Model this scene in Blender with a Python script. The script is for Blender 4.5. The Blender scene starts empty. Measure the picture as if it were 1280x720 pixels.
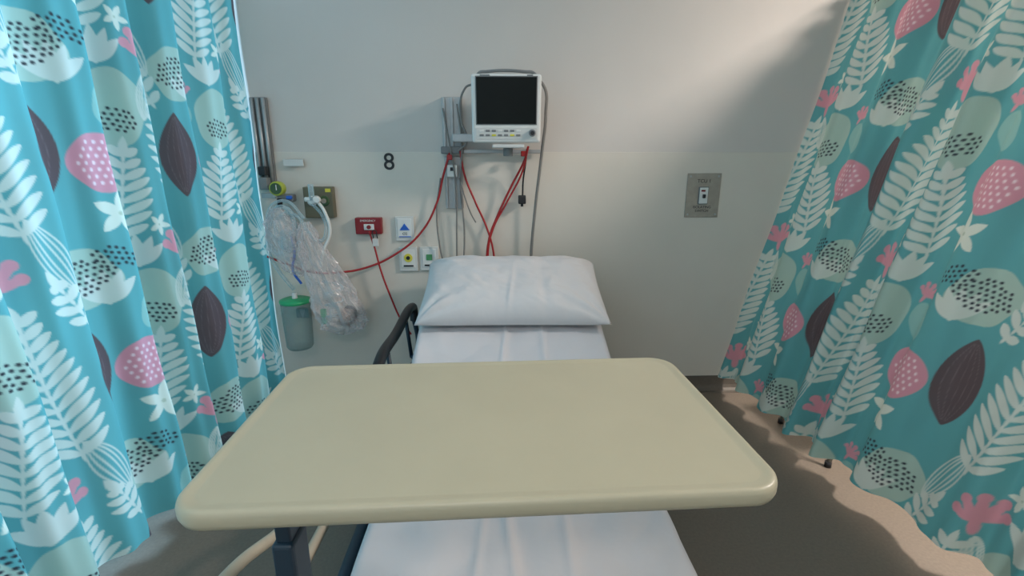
import bpy, bmesh, math, random
import numpy as np
from mathutils import Vector, Matrix, noise
random.seed(4); np.random.seed(4)
sc=bpy.context.scene
sc.view_settings.view_transform='Standard'
sc.view_settings.look='None'
COL=sc.collection
def lin(c):
    return tuple((x/255/12.92 if x/255<=0.04045 else ((x/255+0.055)/1.055)**2.4) for x in c)+(1.0,)
# ---------------- materials ----------------
def mat(name,rgb,rough=.5,metal=0,spec=.5,noise_s=0,noise_a=.08,bump=0,bump_s=50,trans=0,alpha=1,emit=None,es=0):
    m=bpy.data.materials.new(name); m.use_nodes=True
    nt=m.node_tree; b=nt.nodes['Principled BSDF']
    c=lin(rgb)
    b.inputs['Base Color'].default_value=c
    b.inputs['Roughness'].default_value=rough
    b.inputs['Metallic'].default_value=metal
    b.inputs['Specular IOR Level'].default_value=spec
    b.inputs['Transmission Weight'].default_value=trans
    b.inputs['Alpha'].default_value=alpha
    if emit:
        b.inputs['Emission Color'].default_value=lin(emit); b.inputs['Emission Strength'].default_value=es
    tc=nt.nodes.new('ShaderNodeTexCoord')
    if noise_s:
        n=nt.nodes.new('ShaderNodeTexNoise'); n.inputs['Scale'].default_value=noise_s; n.inputs['Detail'].default_value=5
        nt.links.new(tc.outputs['Object'],n.inputs['Vector'])
        r=nt.nodes.new('ShaderNodeValToRGB')
        r.color_ramp.elements[0].position=.3; r.color_ramp.elements[1].position=.7
        r.color_ramp.elements[0].color=tuple(x*(1-noise_a) for x in c[:3])+(1,)
        r.color_ramp.elements[1].color=tuple(min(1,x*(1+noise_a)) for x in c[:3])+(1,)
        nt.links.new(n.outputs['Fac'],r.inputs['Fac']); nt.links.new(r.outputs['Color'],b.inputs['Base Color'])
    if bump:
        n2=nt.nodes.new('ShaderNodeTexNoise'); n2.inputs['Scale'].default_value=bump_s; n2.inputs['Detail'].default_value=3
        nt.links.new(tc.outputs['Object'],n2.inputs['Vector'])
        bp=nt.nodes.new('ShaderNodeBump'); bp.inputs['Strength'].default_value=bump; bp.inputs['Distance'].default_value=.01
        nt.links.new(n2.outputs['Fac'],bp.inputs['Height']); nt.links.new(bp.outputs['Normal'],b.inputs['Normal'])
    return m
def clearmat(name,rgb,amount=.35,rough=.15):
    m=bpy.data.materials.new(name); m.use_nodes=True; nt=m.node_tree
    b=nt.nodes['Principled BSDF']; out=nt.nodes['Material Output']
    b.inputs['Base Color'].default_value=lin(rgb); b.inputs['Roughness'].default_value=rough
    t=nt.nodes.new('ShaderNodeBsdfTransparent'); mx=nt.nodes.new('ShaderNodeMixShader')
    lw=nt.nodes.new('ShaderNodeLayerWeight'); lw.inputs['Blend'].default_value=.35
    mr=nt.nodes.new('ShaderNodeMapRange'); mr.inputs['To Min'].default_value=amount*.45; mr.inputs['To Max'].default_value=min(1,amount*2)
    nt.links.new(lw.outputs['Facing'],mr.inputs['Value']); nt.links.new(mr.outputs['Result'],mx.inputs['Fac'])
    nt.links.new(t.outputs[0],mx.inputs[1]); nt.links.new(b.outputs[0],mx.inputs[2]); nt.links.new(mx.outputs[0],out.inputs['Surface'])
    return m
M_wall=mat('wall_paint',(206,199,192),.75,noise_s=2,noise_a=.02,bump=.05,bump_s=180)
M_panel=mat('wall_protection_vinyl',(214,206,194),.38,noise_s=3,noise_a=.02)
M_ceil=mat('ceiling_paint',(215,212,205),.9,noise_s=3,noise_a=.02)
M_floor=mat('floor_vinyl',(114,104,93),.5,noise_s=90,noise_a=.1)
M_skirt=mat('skirting_vinyl',(92,86,78),.5,noise_s=60,noise_a=.08)
M_table=mat('table_laminate',(177,168,143),.40,noise_s=7,noise_a=.025)
M_sheet=mat('cotton_sheet',(206,203,205),.9,spec=.2,bump=.4,bump_s=9)
M_pillow=mat('pillowcase_cotton',(206,203,203),.9,spec=.2,bump=.35,bump_s=11)
M_steel=mat('brushed_steel',(165,157,146),.42,.35,noise_s=30,noise_a=.08)
M_alu=mat('aluminium',(170,172,172),.38,.35,noise_s=20,noise_a=.08)
M_white=mat('white_plastic',(222,222,218),.4,noise_s=8,noise_a=.02)
M_ivory=mat('ivory_plastic',(208,208,204),.4,noise_s=8,noise_a=.02)
M_gray=mat('grey_plastic',(120,122,122),.5,noise_s=8,noise_a=.05)
M_black=mat('black_plastic',(28,28,31),.45,noise_s=8,noise_a=.1)
M_screen=mat('dark_screen',(6,14,13),.3,spec=.2,noise_s=3,noise_a=.1)
M_red=mat('red_plastic',(130,12,22),.4,noise_s=8,noise_a=.05)
M_redc=mat('red_cable',(165,32,34),.45,noise_s=8,noise_a=.05)
M_grayc=mat('grey_cable',(125,122,118),.5,noise_s=8,noise_a=.05)
M_blue=mat('blue_print',(30,95,190),.5,noise_s=8,noise_a=.03)
M_yel=mat('yellow_print',(215,205,70),.5,noise_s=8,noise_a=.03)
M_green=mat('green_print',(70,140,90),.5,noise_s=8,noise_a=.03)
M_greenlid=mat('green_lid',(40,160,105),.4,noise_s=8,noise_a=.05)
M_lime=mat('lime_gauge',(165,175,60),.4,noise_s=8,noise_a=.05)
M_dgreen=mat('dark_green_face',(60,85,50),.4,noise_s=8,noise_a=.05)
M_navy=mat('navy_powdercoat',(30,48,62),.45,noise_s=8,noise_a=.08)
M_tealpl=mat('teal_deck_plastic',(30,105,120),.5,noise_s=8,noise_a=.08)
M_beige=mat('beige_powdercoat',(180,168,148),.4,noise_s=8,noise_a=.04)
M_brownbox=mat('bronze_box',(110,105,85),.45,.3,noise_s=10,noise_a=.08)
M_clear=clearmat('clear_plastic_bag',(225,218,218),.60,.2)
M_hose=clearmat('clear_hose',(190,215,222),.6,.2)
M_jar=clearmat('teal_jar',(50,120,120),.32,.1)
M_pinkish=clearmat('mask_silicone',(190,160,145),.8,.3)
# ---------------- helpers ----------------
def empty(name):
    e=bpy.data.objects.new(name,None); e.empty_display_size=.1; COL.objects.link(e); return e
def finish(o,m,parent=None,smooth=False):
    if m: o.data.materials.append(m)
    if parent: o.parent=parent
    if smooth and o.type=='MESH':
        for p in o.data.polygons: p.use_smooth=True
    return o
def meshobj(name,verts,faces,m=None,parent=None,smooth=False):
    me=bpy.data.meshes.new(name); me.from_pydata([tuple(v) for v in verts],[],faces); me.update()
    o=bpy.data.objects.new(name,me); COL.objects.link(o); return finish(o,m,parent,smooth)
def box(name,c,s,m,parent=None,bev=0,rot=None,seg=3):
    bm=bmesh.new(); bmesh.ops.create_cube(bm,size=1)
    bmesh.ops.scale(bm,vec=s,verts=bm.verts)
    if bev: bmesh.ops.bevel(bm,geom=bm.edges[:],offset=bev,segments=seg,profile=.5,affect='EDGES')
    if rot: bmesh.ops.rotate(bm,matrix=rot,verts=bm.verts,cent=(0,0,0))
    bmesh.ops.translate(bm,vec=c,verts=bm.verts)
    me=bpy.data.meshes.new(name); bm.to_mesh(me); bm.free()
    o=bpy.data.objects.new(name,me); COL.objects.link(o); return finish(o,m,parent)
def cyl(name,p0,p1,r,m,parent=None,r2=None,seg=24,bev=0):
    p0=Vector(p0);p1=Vector(p1); d=p1-p0
    bm=bmesh.new(); bmesh.ops.create_cone(bm,cap_ends=True,segments=seg,radius1=r,radius2=r if r2 is None else r2,depth=d.length)
    if bev:
        es=[e for e in bm.edges if abs(abs(e.verts[0].co.z)-d.length/2)<1e-6 and abs(e.verts[0].co.z-e.verts[1].co.z)<1e-6]
        bmesh.ops.bevel(bm,geom=es,offset=bev,segments=2,profile=.5,affect='EDGES')
    q=d.to_track_quat('Z','Y').to_matrix()
    bmesh.ops.rotate(bm,matrix=q,verts=bm.verts,cent=(0,0,0)); bmesh.ops.translate(bm,vec=(p0+p1)/2,verts=bm.verts)
    for f in bm.faces: f.smooth=len(f.verts)==4
    me=bpy.data.meshes.new(name); bm.to_mesh(me); bm.free()
    o=bpy.data.objects.new(name,me); COL.objects.link(o); return finish(o,m,parent)
def tube(name,pts,r,m,parent=None,smooth=True):
    cu=bpy.data.curves.new(name,'CURVE'); cu.dimensions='3D'; cu.bevel_depth=r; cu.bevel_resolution=4; cu.use_fill_caps=True
    if smooth:
        sp=cu.splines.new('BEZIER'); sp.bezier_points.add(len(pts)-1)
        for b,p in zip(sp.bezier_points,pts): b.co=p; b.handle_left_type=b.handle_right_type='AUTO'
        sp.resolution_u=10
    else:
        sp=cu.splines.new('POLY'); sp.points.add(len(pts)-1)
        for b,p in zip(sp.points,pts): b.co=tuple(p)+(1,)
    o=bpy.data.objects.new(name,cu); COL.objects.link(o); return finish(o,m,parent)
def poly(name,pts,y,th,m,parent=None):
    n=len(pts); v=[(x,y,z) for x,z in pts]+[(x,y-th,z) for x,z in pts]
    f=[tuple(range(n)),tuple(range(2*n-1,n-1,-1))]+[(i,i+n,(i+1)%n+n,(i+1)%n) for i in range(n)]
    return meshobj(name,v,f,m,parent)
def lathe(name,prof,c,m,parent=None,seg=32):
    v=[];f=[]
    for r,z in prof:
        for i in range(seg):
            a=2*math.pi*i/seg; v.append((c[0]+r*math.cos(a),c[1]+r*math.sin(a),c[2]+z))
    for j in range(len(prof)-1):
        for i in range(seg):
            f.append((j*seg+i,j*seg+(i+1)%seg,(j+1)*seg+(i+1)%seg,(j+1)*seg+i))
    return meshobj(name,v,f,m,parent,True)
# ---------------- room ----------------
XL,XR,YB,H=-4.0,4.0,-6.0,3.1
box('floor',(0,-3,-.05),(8.2,6.2,.1),M_floor)
box('ceiling',(0,-3,H+.05),(8.2,6.2,.1),M_ceil)
wb=empty('wall_back')
box('upper_wall',(0,.05,(H+0)/2),(8.2,.1,H),M_wall,wb)
box('protection_sheet',(0,-.002,.823),(8.0,.004,1.445),M_panel,wb,bev=.0015)
box('wall_right',(XR+.05,-3,H/2),(.1,6.0,H),M_wall)
box('wall_front',(0,YB-.05,H/2),(8.2,.1,H),M_wall)
wl=empty('wall_left')
WY0,WY1,WZ0,WZ1=-4.0,-1.3,1.15,2.4
box('sill_part',(XL-.05,-3,WZ0/2),(.1,6,WZ0),M_wall,wl)
box('head_part',(XL-.05,-3,(WZ1+H)/2),(.1,6,H-WZ1),M_wall,wl)
box('side_part_a',(XL-.05,(WY0+YB)/2,(WZ0+WZ1)/2),(.1,WY0-YB,WZ1-WZ0),M_wall,wl)
box('side_part_b',(XL-.05,WY1/2,(WZ0+WZ1)/2),(.1,-WY1,WZ1-WZ0),M_wall,wl)
wn=empty('window_1')
for y in (WY0+.03,(WY0+WY1)/2,WY1-.03): box('mullion',(XL-.05,y,(WZ0+WZ1)/2),(.06,.05,WZ1-WZ0),M_alu,wn)
for z in (WZ0+.025,WZ1-.025): box('rail',(XL-.05,(WY0+WY1)/2,z),(.06,WY1-WY0,.05),M_alu,wn)
def skirt(name,x0,x1):
    prof=[(-.001,.105),(-.006,.105),(-.007,.09),(-.008,.04),(-.014,.02),(-.03,.008),(-.05,.003),(-.05,.0),(-.001,0)]
    v=[(x0,y,z) for y,z in prof]+[(x1,y,z) for y,z in prof]; n=len(prof)
    f=[(i,i+1,n+i+1,n+i) for i in range(n-1)]
    return meshobj(name,v,f,M_skirt)
skirt('baseboard_back',-4,4)
# ---------------- curtain print (computed procedurally, stored as colour attribute) ----------------
TW,TH=.92,.78
NU,NV=552,468
uu,vv=np.meshgrid((np.arange(NU)+.5)/NU*TW,(np.arange(NV)+.5)/NV*TH)
S=.003
def loc(cx,cy,ang=0):
    x=(uu-cx+TW/2)%TW-TW/2; y=(vv-cy+TH/2)%TH-TH/2
    a=math.radians(ang); c,s=math.cos(a),math.sin(a)
    return x*c+y*s,-x*s+y*c
sm=lambda d: np.clip(.5-d/S,0,1)
def ell(cx,cy,a,b,ang=0,wob=0,k=3,ph=0):
    x,y=loc(cx,cy,ang); t=np.arctan2(y,x)
    return sm((np.sqrt((x/a)**2+(y/b)**2)-1-wob*np.sin(k*t+ph)-wob*.6*np.sin((k+2)*t+ph*2))*min(a,b))
def ves(cx,cy,w,h,ang=0,p=1.0):
    x,y=loc(cx,cy,ang); q=np.clip(1-(y/h)**2,-1,1)
    return sm(np.abs(x)-w*np.sign(q)*np.abs(q)**p)*(np.abs(y)<h)
img=np.zeros((NV,NU,3)); img[:]=lin((98,164,166))[:3]
def paint(mask,rgb,op=1):
    global img
    mk=(mask*op)[...,None]; img=img*(1-mk)+np.array(lin(rgb)[:3])*mk
MINT=(172,194,180); WH=(206,213,203); PK=(212,148,160); CR=(214,150,160); BR=(96,82,84); DK=(56,58,66)
def fern(cx,cy,L,ang,n,ll,col=WH,curve=.0,wl_=.0165):
    m=np.zeros_like(uu); a=math.radians(ang)
    for i in range(n):
        t=(i/(n-1)); s=(t-.5)*L; bend=curve*math.sin(t*math.pi)
        px=cx-math.sin(a)*s+math.cos(a)*bend; py=cy+math.cos(a)*s+math.sin(a)*bend
        m=np.maximum(m,ell(px,py,.0065,L/n*.7,ang))
        l=ll*(.62+.5*math.sin(math.pi*min(1,t*.95+.12)))*(1-.25*t)
        for sd in(-1,1):
            aa=ang+sd*56; ra=math.radians(aa)
            m=np.maximum(m,ves(px-math.sin(ra)*l*.5,py+math.cos(ra)*l*.5,wl_,l*.53,aa,.7))
    m=np.maximum(m,ves(cx-math.sin(a)*(L/2+.03),cy+math.cos(a)*(L/2+.03),.015,.045,ang))
    paint(m,col)
def lineleaf(cx,cy,w,h,ang):
    for f in(1,.62,.25):
        x,y=loc(cx,cy,ang); q=np.clip(1-(y/h)**2,0,1)
        d=np.abs(np.abs(x)-w*f*q**.8)-.003
        paint(sm(d)*(np.abs(y)<h),WH,.95)
def coral(cx,cy,s,ang):
    for k,a in enumerate((-58,-30,-2,28,58)):
        L=s*(.85 if k in(0,4) else 1.05); r=math.radians(a+ang)
        paint(ell(cx-math.sin(r)*L*.55,cy+math.cos(r)*L*.55,s*.15,L*.5,a+ang),CR)
        paint(ell(cx-math.sin(r)*L*.92,cy+math.cos(r)*L*.92,s*.19,s*.19,a+ang),CR)
    paint(ell(cx,cy-s*.15,s*.14,s*.4,ang),CR)
def star(cx,cy,s,ang):
    for k in range(5):
        a=ang+k*72; r=math.radians(a)
        paint(ves(cx-math.sin(r)*s*.5,cy+math.cos(r)*s*.5,s*.25,s*.58,a,.9),(218,222,208))
    paint(ell(cx,cy,s*.10,s*.10),(185,195,175))
def dots(cx,cy,rx,ry,st,ang):
    a=math.radians(ang)
    for i in range(-9,10):
        for j in range(-9,10):
            dx=i*st+(j%2)*st/2+random.uniform(-.0025,.0025); dy=j*st*.85+random.uniform(-.0025,.0025)
            if (dx/rx)**2+(dy/ry)**2<1:
                x=cx+dx*math.cos(a)-dy*math.sin(a); y=cy+dx*math.sin(a)+dy*math.cos(a)
                paint(ell(x,y,.0068,.0058,ang+20),DK)
paint(ell(.27,.76,.125,.11,-8,.05,4),MINT,.95)
paint(ell(.78,.60,.115,.145,8,.03),MINT,.95)
paint(ell(.05,.60,.055,.08,25,.03),(146,188,180),.9)
for cx,cy in((.20,.66),(.80,.76)):
    for k,a in enumerate((-50,-25,0,25,50)):
        r=math.radians(a); paint(ves(cx+math.sin(-r)*.06,cy+math.cos(r)*.06,.022,.07,a),WH)
fern(.555,.42,.50,-8,12,.135,WH,.01)
fern(.815,.26,.32,10,8,.125,WH)
fern(.43,.70,.14,-25,4,.07)
lineleaf(.455,.09,.042,.14,-22)
lineleaf(.66,.64,.025,.09,12)
paint(ves(.325,.42,.082,.18,3,.8),BR)
for f in(-.7,-.35,0,.35,.7):
    x,y=loc(.325,.42,3); q=np.clip(1-(y/.175)**2,0,1)
    paint(sm(np.abs(x-.076*f*q)-.0007)*(np.abs(y)<.16),(140,125,128),.6)
paint(ell(.115,.39,.112,.106,0,.03,3,1),PK)
for i in range(-5,6):
    for j in range(-5,6):
        dx=i*.027+(j%2)*.0135; dy=j*.024
        if (dx/.092)**2+(dy/.088)**2<1: paint(ell(.115+dx,.39+dy,.0055,.007),(238,212,216))
coral(.625,.005,.10,8)
coral(.93,.70,.055,-20)
star(.095,.205,.085,12)
star(.70,.14,.045,30)
dots(.27,.765,.105,.06,.0225,-12)
dots(.78,.55,.07,.05,.0225,10)
dots(.15,.045,.085,.04,.0225,15)
def sample(u,v):
    x=(u/TW%1)*NU-.5; y=(v/TH%1)*NV-.5
    x0=np.floor(x).astype(int);y0=np.floor(y).astype(int);fx=(x-x0)[...,None];fy=(y-y0)[...,None]
    g=lambda a,b: img[b%NV,a%NU]
    return (g(x0,y0)*(1-fx)+g(x0+1,y0)*fx)*(1-fy)+(g(x0,y0+1)*(1-fx)+g(x0+1,y0+1)*fx)*fy
def cloth_mat(name,tr):
    m=bpy.data.materials.new(name); m.use_nodes=True; nt=m.node_tree
    b=nt.nodes['Principled BSDF']; out=nt.nodes['Material Output']
    a=nt.nodes.new('ShaderNodeAttribute'); a.attribute_name='print'
    b.inputs['Roughness'].default_value=.6; b.inputs['Specular IOR Level'].default_value=.3
    t=nt.nodes.new('ShaderNodeBsdfTranslucent'); mx=nt.nodes.new('ShaderNodeMixShader'); mx.inputs['Fac'].default_value=tr
    w=nt.nodes.new('ShaderNodeTexNoise'); w.inputs['Scale'].default_value=400
    bp=nt.nodes.new('ShaderNodeBump'); bp.inputs['Strength'].default_value=.08; bp.inputs['Distance'].default_value=.002
    tc=nt.nodes.new('ShaderNodeTexCoord'); nt.links.new(tc.outputs['Object'],w.inputs['Vector'])
    nt.links.new(w.outputs['Fac'],bp.inputs['Height']); nt.links.new(bp.outputs['Normal'],b.inputs['Normal'])
    nt.links.new(a.outputs['Color'],b.inputs['Base Color']); nt.links.new(a.outputs['Color'],t.inputs['Color'])
    nt.links.new(b.outputs[0],mx.inputs[1]); nt.links.new(t.outputs[0],mx.inputs[2]); nt.links.new(mx.outputs[0],out.inputs['Surface'])
    return m
def curtain(name,top,bot,z0,z1,lam,amp,u0,v0,tr,side,seed,dz=.0045,du=.0042):
    top=np.array(top,float);bot=np.array(bot,float)
    def resample(P,t):
        d=np.r_[0,np.cumsum(np.linalg.norm(np.diff(P,axis=0),axis=1))]; d/=d[-1]
        return np.c_[np.interp(t,d,P[:,0]),np.interp(t,d,P[:,1])]
    L=np.linalg.norm(np.diff((top+bot)/2,axis=0),axis=1).sum()
    tt=np.linspace(0,1,6000)
    ph=2*np.pi*(tt*L/lam)+1.1*np.sin(tt*L*3.1+seed)+.6*np.sin(tt*L*7.3)
    am=amp*(1+.3*np.sin(tt*L*5.3+seed*2))
    def wave(ph,am):
        s=np.sin(ph); return am*(np.tanh(1.6*s)/np.tanh(1.6))+am*.22*np.sin(2*ph+.8)
    wv=wave(ph,am); arc=np.r_[0,np.cumsum(np.hypot(np.diff(wv),np.diff(tt)*L))]
    n=int(arc[-1]/du); ua=np.linspace(0,arc[-1],n); t=np.interp(ua,arc,tt)
    phn=np.interp(ua,arc,ph); amn=np.interp(ua,arc,am)
    mrows=int((z1-z0)/dz); zz=np.linspace(z0,z1,mrows)
    T=resample(top,t);B=resample(bot,t)
    k=((zz-z0)/(z1-z0))[:,None]
    px=B[:,0]*(1-k)+T[:,0]*k; py=B[:,1]*(1-k)+T[:,1]*k
    tang=np.gradient((T+B)/2,axis=0); tang/=np.linalg.norm(tang,axis=1)[:,None]
    nx,ny=-tang[:,1],tang[:,0]
    a2=amn*(1.15-.35*k)
    w=wave(phn+.35*np.sin(k*4+seed)+.25*k,a2)
    w=w+.006*np.sin(phn*2.3+k*5)*(1-k)+.004*np.sin(k*19+phn*.7)
    X=px+nx*w; Y=py+ny*w; Z=np.repeat(zz[:,None],n,1)
    Y=np.minimum(Y,-.008); Y[:,0]=-.008
    Z=Z+ (1-k)*.004*np.sin(phn)
    co=np.stack([X,Y,Z],-1).reshape(-1,3)
    idx=np.arange(mrows*n).reshape(mrows,n)
    q=np.stack([idx[:-1,:-1],idx[:-1,1:],idx[1:,1:],idx[1:,:-1]],-1).reshape(-1,4)
    me=bpy.data.meshes.new(name); me.vertices.add(len(co)); me.vertices.foreach_set('co',co.ravel())
    me.loops.add(q.size); me.loops.foreach_set('vertex_index',q.ravel().astype(np.int32))
    me.polygons.add(len(q)); me.polygons.foreach_set('loop_start',np.arange(0,q.size,4,dtype=np.int32))
    me.update(calc_edges=True); me.validate()
    me.polygons.foreach_set('use_smooth',np.ones(len(q),bool))
    U=np.repeat((side*ua+u0)[None,:],mrows,0); V=np.repeat((zz+v0)[:,None],n,1)
    c=sample(U,V)
    rgba=np.concatenate([c,np.ones(c.shape[:2]+(1,))],-1).reshape(-1,4).astype(np.float32)
    at=me.color_attributes.new('print','FLOAT_COLOR','POINT'); at.data.foreach_set('color',rgba.ravel())
    root=empty(name)
    o=bpy.data.objects.new('printed_cloth',me); COL.objects.link(o); o.data.materials.append(cloth_mat(name+'_cloth',tr)); o.parent=root
    trk=[(x,y,z1+.03) for x,y in top]
    tube('track',trk,.013,M_alu,root,False)
    for i in range(len(top)-1):
        x=(top[i][0]+top[i+1][0])/2;y=(top[i][1]+top[i+1][1])/2
        cyl('track_hanger',(x,y,z1+.03),(x,y,H),.006,M_alu,root,seg=10)
    for i in range(0,n,max(1,n//26)):
        cyl('hook',(X[-1,i],Y[-1,i],z1-.005),(float(T[i,0]),float(T[i,1]),z1+.03),.002,M_white,root,seg=6)
    return root
curtain('privacy_curtain',[(-1.44,-.008),(-1.46,-.7),(-1.56,-1.6),(-1.70,-3.2)],[(-1.44,-.008),(-1.42,-.7),(-1.45,-1.6),(-1.60,-3.2)],.04,2.42,.25,.052,.39,.46,.48,1,2)
curtain('privacy_curtain',[(2.0,-.008),(2.14,-.8),(2.27,-1.5),(2.45,-3.2)],[(1.51,-.008),(1.57,-.8),(1.67,-1.45),(1.95,-3.1)],.10,2.42,.25,.033,-.36,.55,.15,1,5)
# ---------------- overbed table ----------------
tb=empty('overbed_table')
def rrect(hx,hy,r,n=12):
    p=[]
    for cx,cy,a0 in((hx-r,hy-r,0),(-hx+r,hy-r,90),(-hx+r,-hy+r,180),(hx-r,-hy+r,270)):
        for i in range(n+1):
            a=math.radians(a0+90*i/n); p.append((cx+r*math.cos(a),cy+r*math.sin(a)))
    return p
hx,hy,R=.432,.240,.054
prof=[(-.030,-.030),(-.010,-.030),(-.003,-.026),(0,-.018),(0,-.007),(-.002,-.001),(-.005,.0015),(-.009,.002),(-.013,.0013),(-.018,.000),(-.024,-.0008)]
vs=[];fs=[]
for off,z in prof:
    for x,y in rrect(hx+off,hy+off,R+off): vs.append((x,y,z))
n=len(rrect(hx,hy,R))
for j in range(len(prof)-1):
    for i in range(n): fs.append((j*n+i,j*n+(i+1)%n,(j+1)*n+(i+1)%n,(j+1)*n+i))
fs.append(tuple(range((len(prof)-1)*n,len(prof)*n))); fs.append(tuple(range(n-1,-1,-1)))
top=meshobj('tabletop',vs,fs,M_table,tb,True)
for p in top.data.polygons:
    if len(p.vertices)>4: p.use_smooth=False
top.location=(-.024,-2.150,1.05); top.rotation_euler=(0,0,math.radians(1.9))
box('under_frame',(-.18,-2.15,1.003),(.56,.16,.03),M_navy,tb,bev=.006)
box('column_head',(-.40,-2.15,.985),(.08,.12,.05),M_navy,tb,bev=.01)
box('inner_column',(-.41,-2.15,.86),(.030,.05,.24),M_navy,tb,bev=.005)
box('outer_column',(-.41,-2.15,.46),(.042,.07,.68),M_navy,tb,bev=.008)
box('base_foot',(-.41,-2.15,.085),(.06,.62,.04),M_beige,tb,bev=.008)
box('base_beam',(-.12,-2.15,.085),(.60,.06,.035),M_beige,tb,bev=.008)
for x,y in((-.41,-2.44),(-.41,-1.86),(.17,-2.15)):
    cyl('castor',(x-.012,y,.03),(x+.012,y,.03),.03,M_black,tb,bev=.004); cyl('castor_stem',(x,y,.045),(x,y,.085),.008,M_steel,tb)
# ---------------- hospital bed ----------------
bed=empty('hospital_bed')
BX=.06; HW=.44
def path(D0,D1,n,off):
    out=[]
    for i in range(n+1):
        D=D0+(D1-D0)*i/n
        k=.12; s=D-1.46
        up=.316*(s+math.sqrt(s*s+k*k))/2
        out.append((D,.51+up-.316*0.006+off))
    return out
def sweep(name,D0,D1,n,hw,th,r,m,fn=None,topoff=0,cross=36):
    pts=path(D0,D1,n,0); V=[];F=[]
    cs=[]
    for i in range(cross+1): cs.append((-hw+r+(2*hw-2*r)*i/cross,0))
    for i in range(1,7):
        a=math.radians(90-90*i/6); cs.append((hw-r+r*math.cos(a),-r+r*math.sin(a)))
    for i in range(0,7):
        a=math.radians(-90*i/6); cs.append((hw-r+r*math.cos(a),-th+r+r*math.sin(a)))
    for i in range(1,cross): cs.append((hw-r-(2*hw-2*r)*i/cross,-th))
    for i in range(0,7):
        a=math.radians(-90-90*i/6); cs.append((-hw+r+r*math.cos(a),-th+r+r*math.sin(a)))
    for i in range(0,6):
        a=math.radians(180-90*i/6); cs.append((-hw+r+r*math.cos(a),-r+r*math.sin(a)))
    nc=len(cs)
    for j,(D,z) in enumerate(pts):
        e=min(j,n-j)/n*(D1-D0); e=min(1,e/.03); e=.0 if e<0 else math.sqrt(1-(1-e)**2)*.35*th+th*.65
        sc_=e/th
        for x,dz in cs:
            y=-2.95+D
            zz=z+topoff-th/2+(dz+th/2)*sc_
            if fn and dz>-.03: zz+=fn(x,D)
            V.append((BX+x,y,zz))
    for j in range(n):
        for i in range(nc): F.append((j*nc+i,(j+1)*nc+i,(j+1)*nc+(i+1)%nc,j*nc+(i+1)%nc))
    F.append(tuple(range(nc))); F.append(tuple(range((n+1)*nc-1,n*nc-1,-1)))
    return meshobj(name,V,F,m,bed,True)
def wr(x,D):
    g=lambda c,w: math.exp(-((x-c)/w)**2)
    z=.010*g(-.03+.03*math.sin(D*3),.012)+.008*g(.10+.05*D*.4,.014)-.003*g(.0,.03)+.007*g(-.2+.08*D,.010)*(D<1.4)
    z+=.008*noise.noise(Vector((x*3,D*1.5,0)))+.006*noise.noise(Vector((x*10+D*4,D*3,2)))
    z+=.014*abs(noise.noise(Vector((x*6-D*2,D*5,7))))
    return z-.004
sweep('mattress_with_sheet',.58,2.80,170,HW,.14,.03,M_sheet,wr,0,90)
sweep('mattress_deck',.60,2.80,40,HW+.012,.03,.01,M_tealpl,None,-.143,4)
box('frame_side_a',(BX-.40,-1.27,.30),(.05,2.05,.06),M_navy,bed,bev=.01)
box('frame_side_b',(BX+.40,-1.27,.30),(.05,2.05,.06),M_navy,bed,bev=.01)
for y in(-2.1,-1.3,-.5): box('cross_member',(BX,y,.30),(.76,.05,.05),M_navy,bed,bev=.008)
cyl('backrest_strut',(BX,-1.3,.31),(BX,-.55,.66),.018,M_steel,bed)
box('headboard',(BX,-.115,.62),(.78,.03,.5),M_beige,bed,bev=.014)
for s in(-1,1):
    cyl('headboard_post',(BX+s*.3,-.125,.28),(BX+s*.3,-.125,.6),.015,M_steel,bed)
    for y in(-1.95,-.35):
        cyl('leg',(BX+s*.36,y,.28),(BX+s*.36,y,.13),.02,M_steel,bed)
        cyl('castor',(BX+s*.36-.018,y,.065),(BX+s*.36+.018,y,.065),.065,M_gray,bed,bev=.006)
        box('castor_fork',(BX+s*.36,y,.12),(.05,.05,.05),M_navy,bed,bev=.008)
X=-.50
tube('head_rail_grip',[(X,-1.12,.56),(X,-1.12,.64),(X,-1.07,.675),(X,-.7,.68),(X,-.26,.68),(X,-.20,.65),(X,-.20,.58)],.024,M_black,bed)
tube('head_rail_lower',[(X+.02,-1.12,.56),(X+.02,-1.09,.46),(X+.02,-.7,.45),(X+.02,-.22,.46),(X,-.20,.58)],.014,M_navy,bed)
for y in(-.9,-.45):
    cyl('rail_upright',(X+.02,y,.45),(X,y,.67),.010,M_navy,bed)
    cyl('rail_bracket',(X+.02,y,.46),(BX-.40,y,.31),.014,M_navy,bed)
tube('foot_rail_top',[(-.60,-1.33,.36),(-.615,-1.42,.41),(-.625,-1.75,.47),(-.645,-2.0,.55),(-.65,-2.25,.56),(-.62,-2.33,.48)],.016,M_beige,bed)
tube('foot_rail_bottom',[(-.60,-1.33,.36),(-.58,-1.38,.355),(-.575,-1.8,.355),(-.575,-2.2,.37),(-.62,-2.33,.48)],.016,M_beige,bed)
for y in(-1.5,-2.1):
    cyl('foot_rail_link',(-.615 if y>-1.8 else -.648,y,.43 if y>-1.8 else .55),(-.575,y,.355),.011,M_beige,bed); cyl('foot_rail_arm',(-.575,y,.355),(BX-.41,y,.30),.011,M_steel,bed)
cyl('accessory_rail',(-.435,-2.3,.38),(-.435,-1.2,.38),.018,M_navy,bed)
for y in(-2.2,-1.35): cyl('accessory_rail_bracket',(-.435,y,.38),(-.36,y,.31),.009,M_navy,bed)
tube('right_rail',[(.50,-.5,.33),(.505,-.52,.42),(.505,-1.0,.43),(.505,-1.5,.42),(.50,-1.52,.33)],.014,M_beige,bed)
for y in(-.8,-1.25): cyl('right_rail_arm',(.505,y,.42),(BX+.41,y,.31),.011,M_steel,bed)
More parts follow.
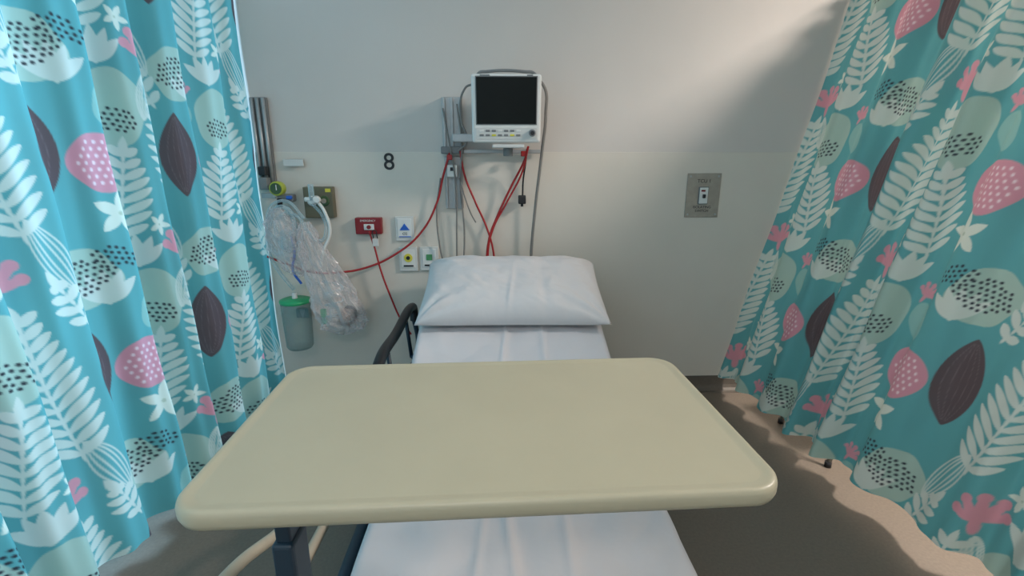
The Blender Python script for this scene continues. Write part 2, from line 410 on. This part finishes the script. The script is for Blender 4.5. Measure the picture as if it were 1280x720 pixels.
# pillow
def pillow():
    a,b,T=.455,.275,.118; N=100; V=[];F=[]
    def P(i,j,s):
        u=-1+2*i/N; v=-1+2*j/N
        x=a*u*(1-.03*(1-v*v)); y=b*v*(1-.04*(1-u*u))
        h=(max(0,(1-u**4))*max(0,(1-v**4)))**.5
        z=T*h*(1 if s>0 else -.36)
        w=.012*noise.noise(Vector((u*2.2,v*1.6,3*s)))+.007*noise.noise(Vector((u*6,v*3,1)))+.006*abs(noise.noise(Vector((u*7+v*3,v*5,5))))
        for cx,cy in((-1,-1),(1,-1),(-1,1),(1,1)):
            d=math.hypot(u-cx,v-cy); an=math.atan2(v-cy,u-cx); w+=.018*math.exp(-(d/.5)**2)*math.sin(an*11)
        w+=.006*math.exp(-((u+.0-.05*v)/.022)**2)*max(0,.5-v)-.005*math.exp(-((u-.33)/.05)**2)
        return (x,y,z+(w*h if s>0 else 0))
    for s in(1,-1):
        for j in range(N+1):
            for i in range(N+1): V.append(P(i,j,s))
    o=(N+1)**2
    for j in range(N):
        for i in range(N):
            k=j*(N+1)+i
            F.append((k,k+1,k+N+2,k+N+1)); F.append((o+k,o+k+N+1,o+k+N+2,o+k+1))
    ob=meshobj('pillow',V,F,M_pillow,None,True)
    bm=bmesh.new(); bm.from_mesh(ob.data); bmesh.ops.remove_doubles(bm,verts=bm.verts,dist=1e-5)
    bm.to_mesh(ob.data); bm.free()
    for p in ob.data.polygons: p.use_smooth=True
    ob.location=(.072,-.580,.853); ob.rotation_euler=(math.radians(18.5),0,math.radians(-1.0))
pillow()
# ---------------- patient monitor ----------------
mo=empty('patient_monitor')
MC=Vector((.05,-.24,1.760)); RT=Matrix.Rotation(math.radians(5),3,'X')
def mb(name,c,s,m,bev=0): 
    p=MC+RT@Vector(c); return box(name,p,s,m,mo,bev,RT)
mb('housing_rear',(0,.05,0),(.32,.13,.29),M_white,.02)
mb('front_bezel',(0,-.03,0),(.36,.05,.335),M_white,.014)
mb('screen_frame',(0,-.0555,.04),(.318,.004,.236),M_gray,.001)
mb('screen',(0,-.058,.04),(.308,.004,.226),M_screen,.001)
mb('control_strip',(0,-.0565,-.120),(.32,.004,.058),M_ivory,.0015)
for i in range(7):
    mb('button_upper',(-.13+i*.032,-.0595,-.107),(.022,.004,.010),M_gray if i%3 else M_white,.001)
    mb('button_lower',(-.13+i*.032,-.0595,-.129),(.022,.004,.010),M_gray if (i+1)%3 else M_yel,.001)
p0=MC+RT@Vector((.135,-.055,-.117)); p1=MC+RT@Vector((.135,-.078,-.117)); cyl('trim_knob',p0,p1,.018,M_gray,mo,bev=.003)
cyl('knob_cap',p1,p1+RT@Vector((0,-.003,0)),.011,M_black,mo)
mb('brand_label',(-.11,-.0565,.161),(.05,.003,.005),M_gray)
mb('alarm_lamp',(.12,-.0565,.161),(.03,.003,.006),M_gray)
tube('carry_handle',[MC+Vector(q) for q in((-.15,.02,.145),(-.145,.02,.176),(-.1,.02,.186),(.1,.02,.186),(.15,.02,.176),(.158,.02,.145))],.008,M_gray,mo)
box('tilt_head',(.05,-.15,1.70),(.12,.06,.12),M_gray,mo,bev=.01)
box('mount_base_plate',(.06,-.22,1.572),(.17,.12,.018),M_ivory,mo,bev=.005)
cyl('mount_pivot',(.06,-.2,1.52),(.06,-.2,1.565),.026,M_gray,mo,bev=.004)
box('mount_arm',(-.10,-.10,1.62),(.30,.035,.045),M_alu,mo,bev=.006)
wr_=empty('equipment_wall_channel')
box('channel_plate',(-.255,-.012,1.70),(.115,.02,.29),M_alu,wr_,bev=.003)
for dx in(-.045,0,.045): box('channel_rib',(-.255+dx,-.03,1.70),(.016,.02,.285),M_alu,wr_,bev=.003)
box('lower_channel_plate',(-.255,-.012,1.37),(.105,.02,.30),M_alu,wr_,bev=.003)
for dx in(-.042,.0,.042): box('lower_channel_rib',(-.255+dx,-.028,1.37),(.014,.016,.295),M_alu,wr_,bev=.003)
box('cross_rail',(-.03,-.045,1.548),(.56,.03,.022),M_alu,wr_,bev=.004)
box('bracket',(-.255,-.05,1.555),(.13,.05,.04),M_gray,wr_,bev=.006)
box('small_module',(-.26,-.055,1.44),(.06,.04,.07),M_ivory,wr_,bev=.006)
box('module_button',(-.26,-.077,1.45),(.02,.006,.02),M_black,wr_,bev=.001)
cb=empty('monitor_cables')
tube('red_lead_a',[(.17,-.2,1.57),(.155,-.12,1.50),(.08,-.07,1.35),(.0,-.05,1.18),(-.05,-.05,1.05),(-.075,-.05,.85)],.0065,M_redc,cb)
tube('red_lead_b',[(.165,-.2,1.56),(.145,-.11,1.44),(.05,-.06,1.25),(-.02,-.05,1.12),(-.055,-.05,1.0),(-.06,-.05,.85)],.0055,M_redc,cb)
tube('red_lead_c',[(-.21,-.08,1.55),(-.19,-.07,1.42),(-.13,-.06,1.26),(-.07,-.05,1.12),(-.03,-.05,.98),(-.02,-.05,.85)],.006,M_redc,cb)
tube('red_lead_long',[(-.27,-.08,1.54),(-.31,-.07,1.42),(-.36,-.05,1.25),(-.46,-.05,1.08),(-.62,-.06,.95),(-.80,-.06,.87),(-.95,-.07,.845),(-1.12,-.08,.85),(-1.25,-.09,.90),(-1.36,-.10,.95)],.0065,M_redc,cb)
tube('grey_lead_a',[(-.30,-.08,1.78),(-.27,-.09,1.6),(-.24,-.07,1.35),(-.245,-.05,1.1),(-.25,-.05,.88)],.005,M_grayc,cb)
tube('grey_lead_b',[(-.22,-.1,1.80),(-.20,-.09,1.6),(-.215,-.06,1.35),(-.20,-.05,1.1),(-.21,-.05,.86)],.005,M_grayc,cb)
tube('grey_lead_c',[(-.22,-.08,1.40),(-.16,-.06,1.2),(-.13,-.05,1.14)],.004,M_grayc,cb)
tube('grey_lead_d',[(-.33,-.05,1.4),(-.36,-.05,1.2),(-.35,-.05,1.0),(-.33,-.05,.88)],.005,M_grayc,cb)
tube('grey_loop_left',[(-.12,-.13,1.90),(-.17,-.12,1.88),(-.20,-.1,1.72),(-.17,-.1,1.60),(-.22,-.09,1.55)],.006,M_grayc,cb)
tube('power_cable',[(.10,-.12,1.90),(.20,-.14,1.925),(.255,-.14,1.89),(.27,-.13,1.75),(.255,-.10,1.55),(.225,-.07,1.25),(.205,-.06,1.0),(.20,-.06,.86)],.0085,M_grayc,cb)
tube('black_lead',[(.165,-.18,1.56),(.16,-.1,1.47),(.15,-.07,1.38),(.148,-.06,1.30)],.005,M_black,cb)
box('black_plug',(.145,-.06,1.275),(.045,.035,.05),M_black,cb,bev=.006)
cyl('plug_pin',(.145,-.06,1.25),(.145,-.06,1.235),.008,M_black,cb)
box('orange_clip',(.15,-.1,1.535),(.03,.02,.03),M_redc,cb,bev=.004)
box('orange_clip_b',(-.27,-.09,1.515),(.03,.02,.03),M_redc,cb,bev=.004)
# ---------------- wall fittings ----------------
def text(name,s,loc,size,m,parent=None,ext=.0015):
    cu=bpy.data.curves.new(name,'FONT'); cu.body=s; cu.size=size; cu.align_x='CENTER'; cu.align_y='CENTER'; cu.extrude=ext
    o=bpy.data.objects.new(name,cu); COL.objects.link(o); o.location=loc; o.rotation_euler=(math.pi/2,0,0)
    cu.materials.append(m)
    if parent:o.parent=parent
    return o
t8=text('bay_number_sign','8',(-.632,-.006,1.487),.135,M_black); t8.data.offset=.0008
pl=empty('isolator_wall_plate')
box('steel_plate',(1.243,-.008,1.293),(.205,.008,.262),M_steel,pl,bev=.002)
for sx in(-1,1):
    for sz in(-1,1): cyl('screw',(1.243+sx*.085,-.011,1.293+sz*.113),(1.243+sx*.085,-.0145,1.293+sz*.113),.006,M_alu,pl)
box('switch_surround',(1.243,-.015,1.293),(.06,.008,.105),M_gray,pl,bev=.003)
box('switch_body',(1.243,-.02,1.293),(.05,.008,.095),M_white,pl,bev=.002)
box('switch_toggle',(1.243,-.029,1.29),(.016,.016,.022),M_black,pl,bev=.003)
box('switch_red_mark',(1.238,-.0255,1.322),(.024,.003,.01),M_red,pl)
text('plate_label','TCU 1',(1.243,-.0125,1.378),.03,M_black,pl,.0005)
text('plate_text','ISOLATING\nSWITCH',(1.243,-.0125,1.212),.022,M_black,pl,.0005)
em=empty('emergency_call_point')
box('red_box',(-.77,-.026,1.12),(.155,.045,.098),M_red,em,bev=.006)
box('white_button_plate',(-.765,-.05,1.115),(.06,.004,.035),M_white,em,bev=.002)
cyl('push_button',(-.765,-.05,1.115),(-.765,-.06,1.115),.012,M_red,em)
text('label','EMERGENCY',(-.77,-.0495,1.152),.016,M_white,em,.0005)
tube('pull_cord',[(-.765,-.055,1.09),(-.74,-.06,1.0),(-.71,-.06,.85),(-.66,-.06,.68),(-.60,-.06,.52),(-.55,-.06,.44)],.0055,M_redc,em)
box('cord_tag',(-.728,-.07,1.025),(.035,.008,.045),M_ivory,em,bev=.003)
tube('cord_tag_loop',[(-.74,-.068,1.05),(-.73,-.075,1.10),(-.715,-.068,1.05)],.003,M_black,em)
def outlet(name,x,z,w,h,pm,kind):
    e=empty(name)
    box('face_plate',(x,-.012,z),(w,.016,h),M_ivory,e,bev=.004)
    box('inner_plate',(x,-.0215,z+.005),(w*.74,.004,h*.76),M_white,e,bev=.0015)
    y=-.024
    if kind=='tri': poly('marking',[(x-.03,z-.008),(x+.03,z-.008),(x,z+.032)],y,.003,pm,e); text('label','O2',(x,y-.001,z-.03),.022,M_black,e,.0005); poly('label_strip',[(x-.035,z-.045),(x+.035,z-.045),(x+.035,z-.05),(x-.035,z-.05)],y,.002,pm,e)
    elif kind=='circ':
        cyl('marking',(x,y,z+.01),(x,y-.003,z+.01),.026,pm,e); cyl('socket',(x,y-.003,z+.01),(x,y-.006,z+.01),.012,M_black,e)
        poly('label_strip',[(x-.03,z-.035),(x+.03,z-.035),(x+.03,z-.045),(x-.03,z-.045)],y,.002,M_black,e)
    else:
        poly('marking',[(x-.018,z-.008),(x+.018,z-.008),(x+.018,z+.028),(x-.018,z+.028)],y,.003,pm,e)
        poly('label_strip',[(x-.03,z-.035),(x+.03,z-.035),(x+.03,z-.045),(x-.03,z-.045)],y,.002,M_black,e)
outlet('data_wall_outlet',-.56,1.10,.112,.148,M_blue,'tri')
outlet('gas_wall_outlet',-.548,.912,.112,.150,M_yel,'circ')
outlet('nurse_call_outlet',-.42,.915,.112,.148,M_green,'sq')
# ---------------- left medical gear ----------------
rl=empty('medical_rail_channel')
box('channel_back',(-1.335,-.015,1.59),(.09,.022,.50),M_gray,rl,bev=.003)
for dx in(-.032,.0,.032): cyl('channel_rib',(-1.335+dx,-.037,1.345),(-1.335+dx,-.037,1.835),.010,M_alu,rl)
box('rail_clamp',(-1.33,-.075,1.37),(.05,.05,.07),M_gray,rl,bev=.008)
box('rail_bar',(-1.33,-.045,1.30),(.08,.02,.03),M_alu,rl,bev=.003)
box('dark_clamp',(-1.33,-.075,1.44),(.045,.05,.05),M_black,rl,bev=.008)
sh=empty('label_holder')
box('holder_face',(-1.175,-.03,1.485),(.115,.006,.038),M_ivory,sh,bev=.002)
box('holder_back',(-1.175,-.018,1.49),(.1,.02,.03),M_gray,sh,bev=.002)
gp=empty('medical_gas_panel')
box('panel_body',(-1.045,-.030,1.26),(.17,.05,.18),M_brownbox,gp,bev=.005)
for dx,m in((-.035,M_white),(.035,M_dgreen)):
    cyl('gas_outlet_ring',(-1.045+dx,-.053,1.27),(-1.045+dx,-.062,1.27),.03,m,gp,bev=.003); cyl('gas_outlet_core',(-1.045+dx,-.062,1.27),(-1.045+dx,-.075,1.27),.014,M_steel,gp)
box('yellow_label',(-.985,-.057,1.33),(.03,.004,.02),M_yel,gp)
cyl('probe_body',(-1.05,-.06,1.28),(-1.05,-.15,1.28),.022,M_white,gp,bev=.004)
cyl('probe_cross',(-1.09,-.14,1.285),(-1.01,-.14,1.285),.013,M_white,gp,bev=.003)
cyl('flowmeter_tube',(-1.05,-.14,1.28),(-1.05,-.14,1.37),.015,M_hose,gp)
cyl('flowmeter_knob',(-1.012,-.15,1.285),(-1.012,-.18,1.285),.018,M_white,gp,bev=.003)
sr=empty('suction_regulator')
cyl('gauge_rim',(-1.240,-.10,1.345),(-1.240,-.15,1.345),.040,M_lime,sr,bev=.006)
cyl('gauge_face',(-1.240,-.15,1.345),(-1.240,-.153,1.345),.031,M_dgreen,sr)
box('gauge_needle',(-1.235,-.156,1.352),(.004,.003,.03),M_white,sr)
box('regulator_body',(-1.21,-.09,1.29),(.09,.06,.045),M_gray,sr,bev=.01)
cyl('regulator_stem',(-1.21,-.006,1.29),(-1.21,-.09,1.29),.018,M_steel,sr)
cyl('regulator_port',(-1.24,-.12,1.29),(-1.24,-.12,1.24),.014,M_black,sr)
box('blue_cap',(-1.18,-.13,1.295),(.03,.02,.02),M_blue,sr,bev=.004)
b1=empty('oxygen_mask_set')
tube('clear_hose_a',[(-1.245,-.12,1.25),(-1.30,-.13,1.18),(-1.32,-.14,1.05),(-1.27,-.15,.98),(-1.19,-.15,1.03),(-1.16,-.15,1.15),(-1.20,-.15,1.24),(-1.27,-.15,1.22),(-1.31,-.15,1.10)],.013,M_hose,b1)
tube('clear_hose_b',[(-1.05,-.14,1.26),(-1.00,-.15,1.2),(-.98,-.16,1.12),(-1.02,-.16,1.05),(-1.08,-.16,1.1),(-1.15,-.15,1.2),(-1.22,-.16,1.2),(-1.26,-.17,1.1),(-1.2,-.17,1.0),(-1.13,-.17,1.05)],.009,M_hose,b1)
tube('clear_hose_c',[(-1.30,-.14,1.2),(-1.33,-.14,1.0),(-1.29,-.14,.88),(-1.24,-.14,.80),(-1.215,-.13,.755)],.010,M_hose,b1)
tube('clear_hose_d',[(-1.10,-.15,1.18),(-1.20,-.16,1.28),(-1.30,-.16,1.20),(-1.26,-.16,1.06),(-1.17,-.16,1.10)],.008,M_hose,b1)
tube('blue_tube',[(-1.18,-.16,1.08),(-1.17,-.17,.98),(-1.19,-.17,.88),(-1.15,-.17,.80)],.007,M_blue,b1)
tube('white_tube',[(-1.02,-.15,1.28),(-.98,-.16,1.22),(-.96,-.16,1.1),(-1.0,-.17,1.0),(-1.03,-.17,.9)],.009,M_white,b1)
def bag(name,rings,seed,m):
    V=[];F=[];seg=48; rn=rings; n=60
    for j in range(n+1):
        t=j/n*(len(rn)-1); i=min(int(t),len(rn)-2); f=t-i
        r=[rn[i][k]*(1-f)+rn[i+1][k]*f for k in range(5)]
        for s in range(seg):
            a=2*math.pi*s/seg
            d=1+.30*noise.noise(Vector((math.cos(a)*2.2,math.sin(a)*2.2,j*.12+seed)))+.22*noise.noise(Vector((math.cos(a)*6,math.sin(a)*6,j*.25+seed)))
            V.append((r[1]+r[3]*math.cos(a)*d, r[2]+r[4]*math.sin(a)*d, r[0]))
    for j in range(n):
        for s in range(seg): F.append((j*seg+s,j*seg+(s+1)%seg,(j+1)*seg+(s+1)%seg,(j+1)*seg+s))
    return meshobj(name,V,F,m,b1,False)
bag('clear_mask_bag',[(1.16,-1.10,-.15,.025,.02),(1.08,-1.09,-.16,.065,.035),(.92,-1.04,-.17,.095,.05),(.75,-.98,-.17,.12,.065),(.62,-.945,-.17,.14,.075),(.53,-.93,-.17,.13,.06),(.49,-.93,-.17,.04,.03)],3,M_clear)
lathe('oxygen_mask',[(.012,.09),(.03,.07),(.05,.03),(.056,0),(.058,-.006)],(-.90,-.17,.57),M_pinkish,b1)
tube('coiled_tubing',[(-.97+.055*math.cos(t*.7),-.17+.03*math.sin(t*.7),.56+.008*t) for t in range(34)],.006,M_hose,b1)
tube('dark_strap',[(-.93,-.17,.60),(-.88,-.18,.66),(-.85,-.17,.60),(-.90,-.18,.55),(-.96,-.17,.56)],.009,M_black,b1)
box('green_connector',(-1.04,-.17,.60),(.03,.03,.09),M_greenlid,b1,bev=.006)
bag('clear_resuscitator_bag',[(1.24,-1.25,-.15,.03,.02),(1.15,-1.24,-.15,.085,.04),(1.0,-1.21,-.15,.10,.05),(.88,-1.18,-.15,.06,.04),(.84,-1.16,-.15,.02,.015)],9,M_clear)
lathe('squeeze_bulb',[(.0,.09),(.03,.08),(.048,.03),(.05,-.01),(.035,-.06),(.015,-.08),(.012,-.10)],(-1.21,-.15,1.03),M_hose,b1)
sj=empty('suction_canister')
JX=-1.215
lathe('jar',[(.0,-.30),(.07,-.30),(.078,-.285),(.082,-.15),(.086,0)],(JX,-.13,.69),M_jar,sj)
lathe('lid',[(.0,.012),(.03,.012),(.034,.010),(.076,.009),(.088,.004),(.090,-.010),(.085,-.015)],(JX,-.13,.69),M_greenlid,sj)
lathe('lid_port',[(.0,.045),(.014,.045),(.016,.010)],(JX,-.13,.69),M_white,sj,16)
box('jar_bracket',(JX,-.03,.58),(.08,.036,.06),M_alu,sj,bev=.005)
# ---------------- visitor chair beyond the right curtain ----------------
ch=empty('visitor_chair')
cx0,cx1,cy0,cy1=1.66,2.10,-.86,-.44
for x in(cx0,cx1):
    for y in(cy0,cy1):
        cyl('leg',(x+(.08 if x==cx0 else 0),y,.44),(x,y,.012),.011,M_steel,ch); cyl('foot',(x,y,0),(x,y,.03),.016,M_black,ch)
box('seat',((cx0+cx1)/2+.10,(cy0+cy1)/2,.455),(.40,.44,.05),M_navy,ch,bev=.02)
box('backrest',(cx1+.06,(cy0+cy1)/2,.75),(.04,.44,.34),M_navy,ch,bev=.018)
for y in(cy0+.05,cy1-.05): cyl('back_post',(cx1+.03,y,.44),(cx1+.05,y,.7),.011,M_steel,ch)
# ---------------- lights ----------------
def area(name,loc,rot,sx,sy,P,col):
    l=bpy.data.lights.new(name,'AREA'); l.shape='RECTANGLE'; l.size=sx; l.size_y=sy; l.energy=P; l.color=col
    o=bpy.data.objects.new(name,l); COL.objects.link(o); o.location=loc; o.rotation_euler=rot; return o
M_diff=mat('light_diffuser',(250,245,235),.5,emit=(255,240,220),es=2.0)
def fixture(x,y,w,d,P,col):
    e=empty('ceiling_light')
    for s in(-1,1):
        box('frame_long',(x,y+s*(d/2+.015),H-.02),(w+.06,.03,.04),M_white,e,bev=.004); box('frame_short',(x+s*(w/2+.015),y,H-.02),(.03,d,.04),M_white,e,bev=.004)
    box('diffuser',(x,y,H-.006),(w,d,.01),M_diff,e)
    a=area('lamp',(x,y,H-.03),(0,0,0),w,d,P,col); a.parent=e
fixture(3.05,-1.7,.5,.5,185,(1.0,.88,.80))
fixture(-.2,-4.4,1.1,.5,34,(1.0,.95,.90))  # unseen fill behind the camera, added as a ceiling panel to brighten the bay
w=area('window_daylight',(XL+.02,(WY0+WY1)/2,(WZ0+WZ1)/2),(0,math.radians(-90),0),WZ1-WZ0-.1,WY1-WY0-.1,300,(.38,.70,1.0))
wd=bpy.data.worlds.new('World'); sc.world=wd; wd.use_nodes=True
wd.node_tree.nodes['Background'].inputs[0].default_value=(.6,.8,1,1); wd.node_tree.nodes['Background'].inputs[1].default_value=.5
# ---------------- camera ----------------
cam=bpy.data.cameras.new('camera'); cam.lens=605/1280*36; cam.sensor_width=36; cam.clip_start=.02
co=bpy.data.objects.new('camera',cam); COL.objects.link(co); co.location=(0,-2.95,1.5)
co.rotation_euler=(math.radians(90-14.8),0,math.radians(-1.7)); sc.camera=co
